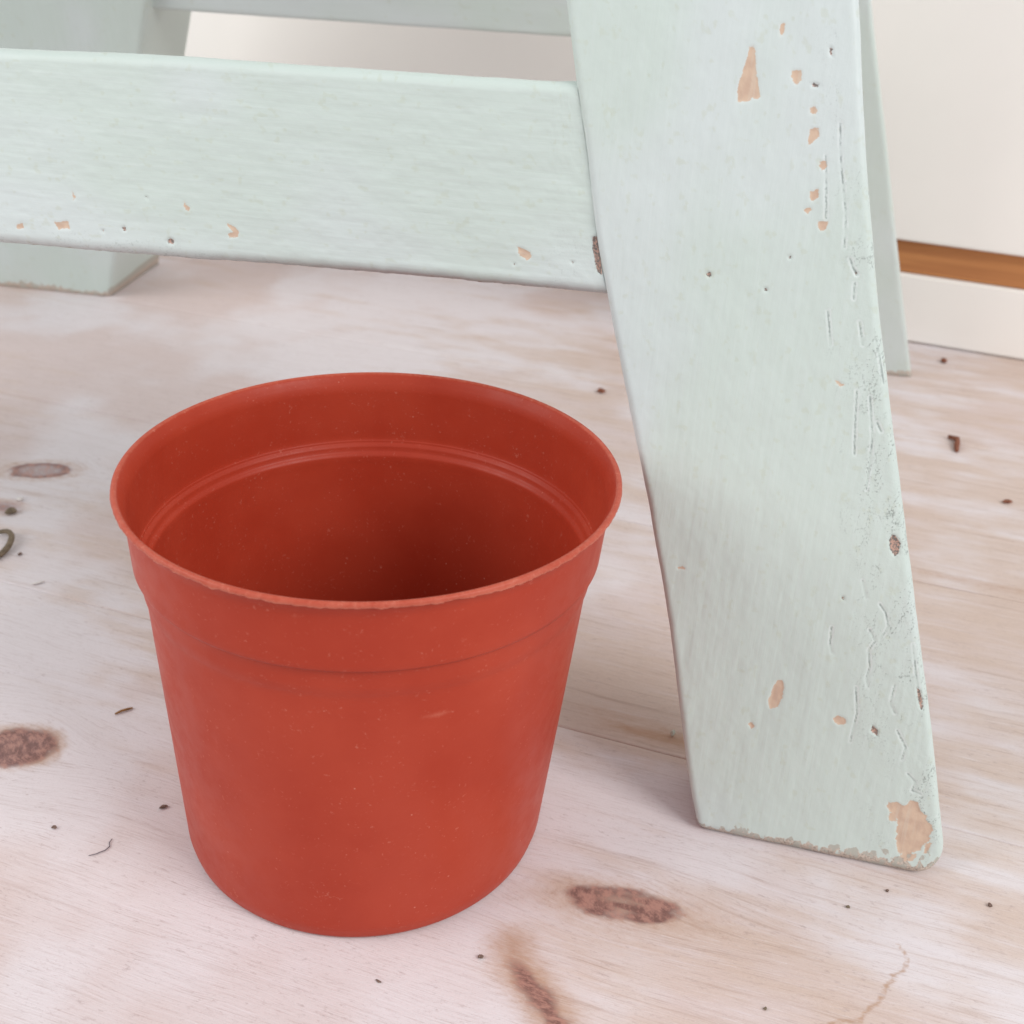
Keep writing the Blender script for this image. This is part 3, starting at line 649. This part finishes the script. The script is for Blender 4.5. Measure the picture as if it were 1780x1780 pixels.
def tube(name, pts, r, mat, label, cat, loc):
    pts = np.array(pts, float); n = 7; V = []
    for i, p in enumerate(pts):
        d = pts[min(i + 1, len(pts) - 1)] - pts[max(i - 1, 0)]; d /= np.linalg.norm(d)
        s = np.cross(d, (0, 0, 1.0)); s /= np.linalg.norm(s); w = np.cross(s, d)
        k = r * (0.45 + 0.55 * math.sin(math.pi * (0.12 + 0.76 * i / (len(pts) - 1))))
        V.append([p + k * (math.cos(2 * math.pi * j / n) * s + math.sin(2 * math.pi * j / n) * w) for j in range(n)])
    V = np.array(V); V[..., 2] += 0.00015 - V[..., 2].min()
    me = grid_mesh(name, V, closed_u=True, caps=(0, len(pts) - 1))
    o = obj(name, me, mat); o.location = (loc[0], loc[1], 0); return tag(o, label, cat)
G = 'crumbs scattered on the floor'
crumb('soil_crumb', DEB[0], .0028, .0012, 22, M_SOIL, 'small dark elongated crumb just left of the pot base', 'crumb', seed=1, group=G)
crumb('soil_crumb', DEB[1], .0016, .0012, 5, M_SOIL, 'tiny dark crumb on white planks below the dark knot', 'crumb', seed=2, group=G)
crumb('soil_crumb', DEB[3], .0016, .0011, 30, M_SOIL, 'tiny black crumb on the floor in front of the pot, beside the curved streak', 'crumb', seed=3, group=G)
crumb('soil_crumb', DEB[4], .0018, .0006, -25, M_SOIL, 'thin dark fleck on the white planks at the bottom edge, below the pot', 'crumb', seed=4, group=G)
crumb('soil_crumb', DEB[5], .0014, .0012, 60, M_SOIL, 'round grey-brown crumb in front of the stool foot, nearest the right edge', 'crumb', seed=5, group=G)
crumb('soil_crumb', DEB[15], .0010, .0009, 60, M_SOIL, 'tiny dot-like crumb just in front of the bare stool foot', 'crumb', seed=8, group=G)
crumb('bark_crumb', DEB[7], .0045, .0035, 40, M_BARK, 'round brown bark crumb near the skirting at far right', 'crumb', seed=6, group=G)
crumb('bark_crumb', DEB[8], .0050, .0022, 0, M_BARK, 'flat brown bark crumb by the right edge, halfway up', 'crumb', seed=7, group=G)
crumb('bark_crumb', DEB[9], .0048, .0032, 10, M_BARK, 'dark crumb between the pot rim and the stool leg', 'crumb', seed=9, group=G)
crumb('pale_flake', DEB[12], .0030, .0026, 30, M_FLAKE, 'whitish flake beside the dark litter at the left edge', 'flake', h=.0012, seed=11)
crumb('pale_flake', DEB[14], .0050, .0012, 25, M_FLAKE, 'thin white paint flake on the floor left of the pot', 'flake', h=.0008, seed=12)
crumb('soil_crumb', DEB[16], .0018, .0014, 25, M_SOIL, 'small dark crumb beside the curled shaving', 'crumb', seed=13, group=G)
crumb('soil_crumb', (DEB[11][0] + .004, DEB[11][1] - .004), .0050, .0036, 25, M_SHAVE, 'grey-brown litter clump at the left edge under the white flake', 'crumb', seed=14, group=G)
crumb('soil_crumb', (-0.0110, 0.3590), .0014, .0010, 10, M_SOIL, 'tiny dark crumb in the shade between the pot and the stool leg', 'crumb', seed=21, group=G)
crumb('paint_flake', (0.0575, 0.3170), .0022, .0012, 70, M_GREEN, 'curled pale green paint flake against the left edge of the stool leg', 'flake', h=.0022, seed=22)
crumb('soil_crumb', (0.1003, 0.2447), .0012, .0009, 30, M_SHAVE, 'small grey-brown crumb in front of the middle of the stool foot', 'crumb', seed=23, group=G)
crumb('soil_crumb', (0.0710, 0.2090), .0011, .0008, 30, M_SHAVE, 'faint brown crumb near the bottom edge left of the zigzag resin streak', 'crumb', seed=24, group=G)
tube('wood_shaving', [(.009 * math.cos(a) * .75, .011 * math.sin(a), .0008 + .0006 * math.sin(2 * a)) for a in np.linspace(-2.0, 1.9, 26)], .0013, M_SHAVE,
     'curled grey-brown shaving at the left edge of the picture', 'shaving', (DEB[10][0] - .004, DEB[10][1]))
tube('wood_splinter', [(-.0024, -.0016, .0004), (-.0008, -.0003, .0007), (.0010, .0008, .0007), (.0024, .0020, .0004)], .00045, M_STRAW,
     'short straw-coloured splinter on the floor left of the pot', 'splinter', DEB[13])
tube('twig', [(-.0034, -.0085, .0014), (-.0020, -.0035, .0018), (-.0004, .0010, .0020), (.0010, .0050, .0020), (-.0030, .0078, .0018)], .0015, M_BARK,
     'small forked brown twig on the floor right of the stool leg', 'twig', DEB[6])
tube('hair', [(.0006, .0036, .0003), (.0002, .0022, .0003), (.0008, .0006, .0003), (.0000, -.0010, .0003), (-.0022, -.0026, .0003), (-.0040, -.0034, .0003)], .00016, M_HAIR,
     'fine curved hair lying on white planks left of the pot', 'hair', DEB[2])
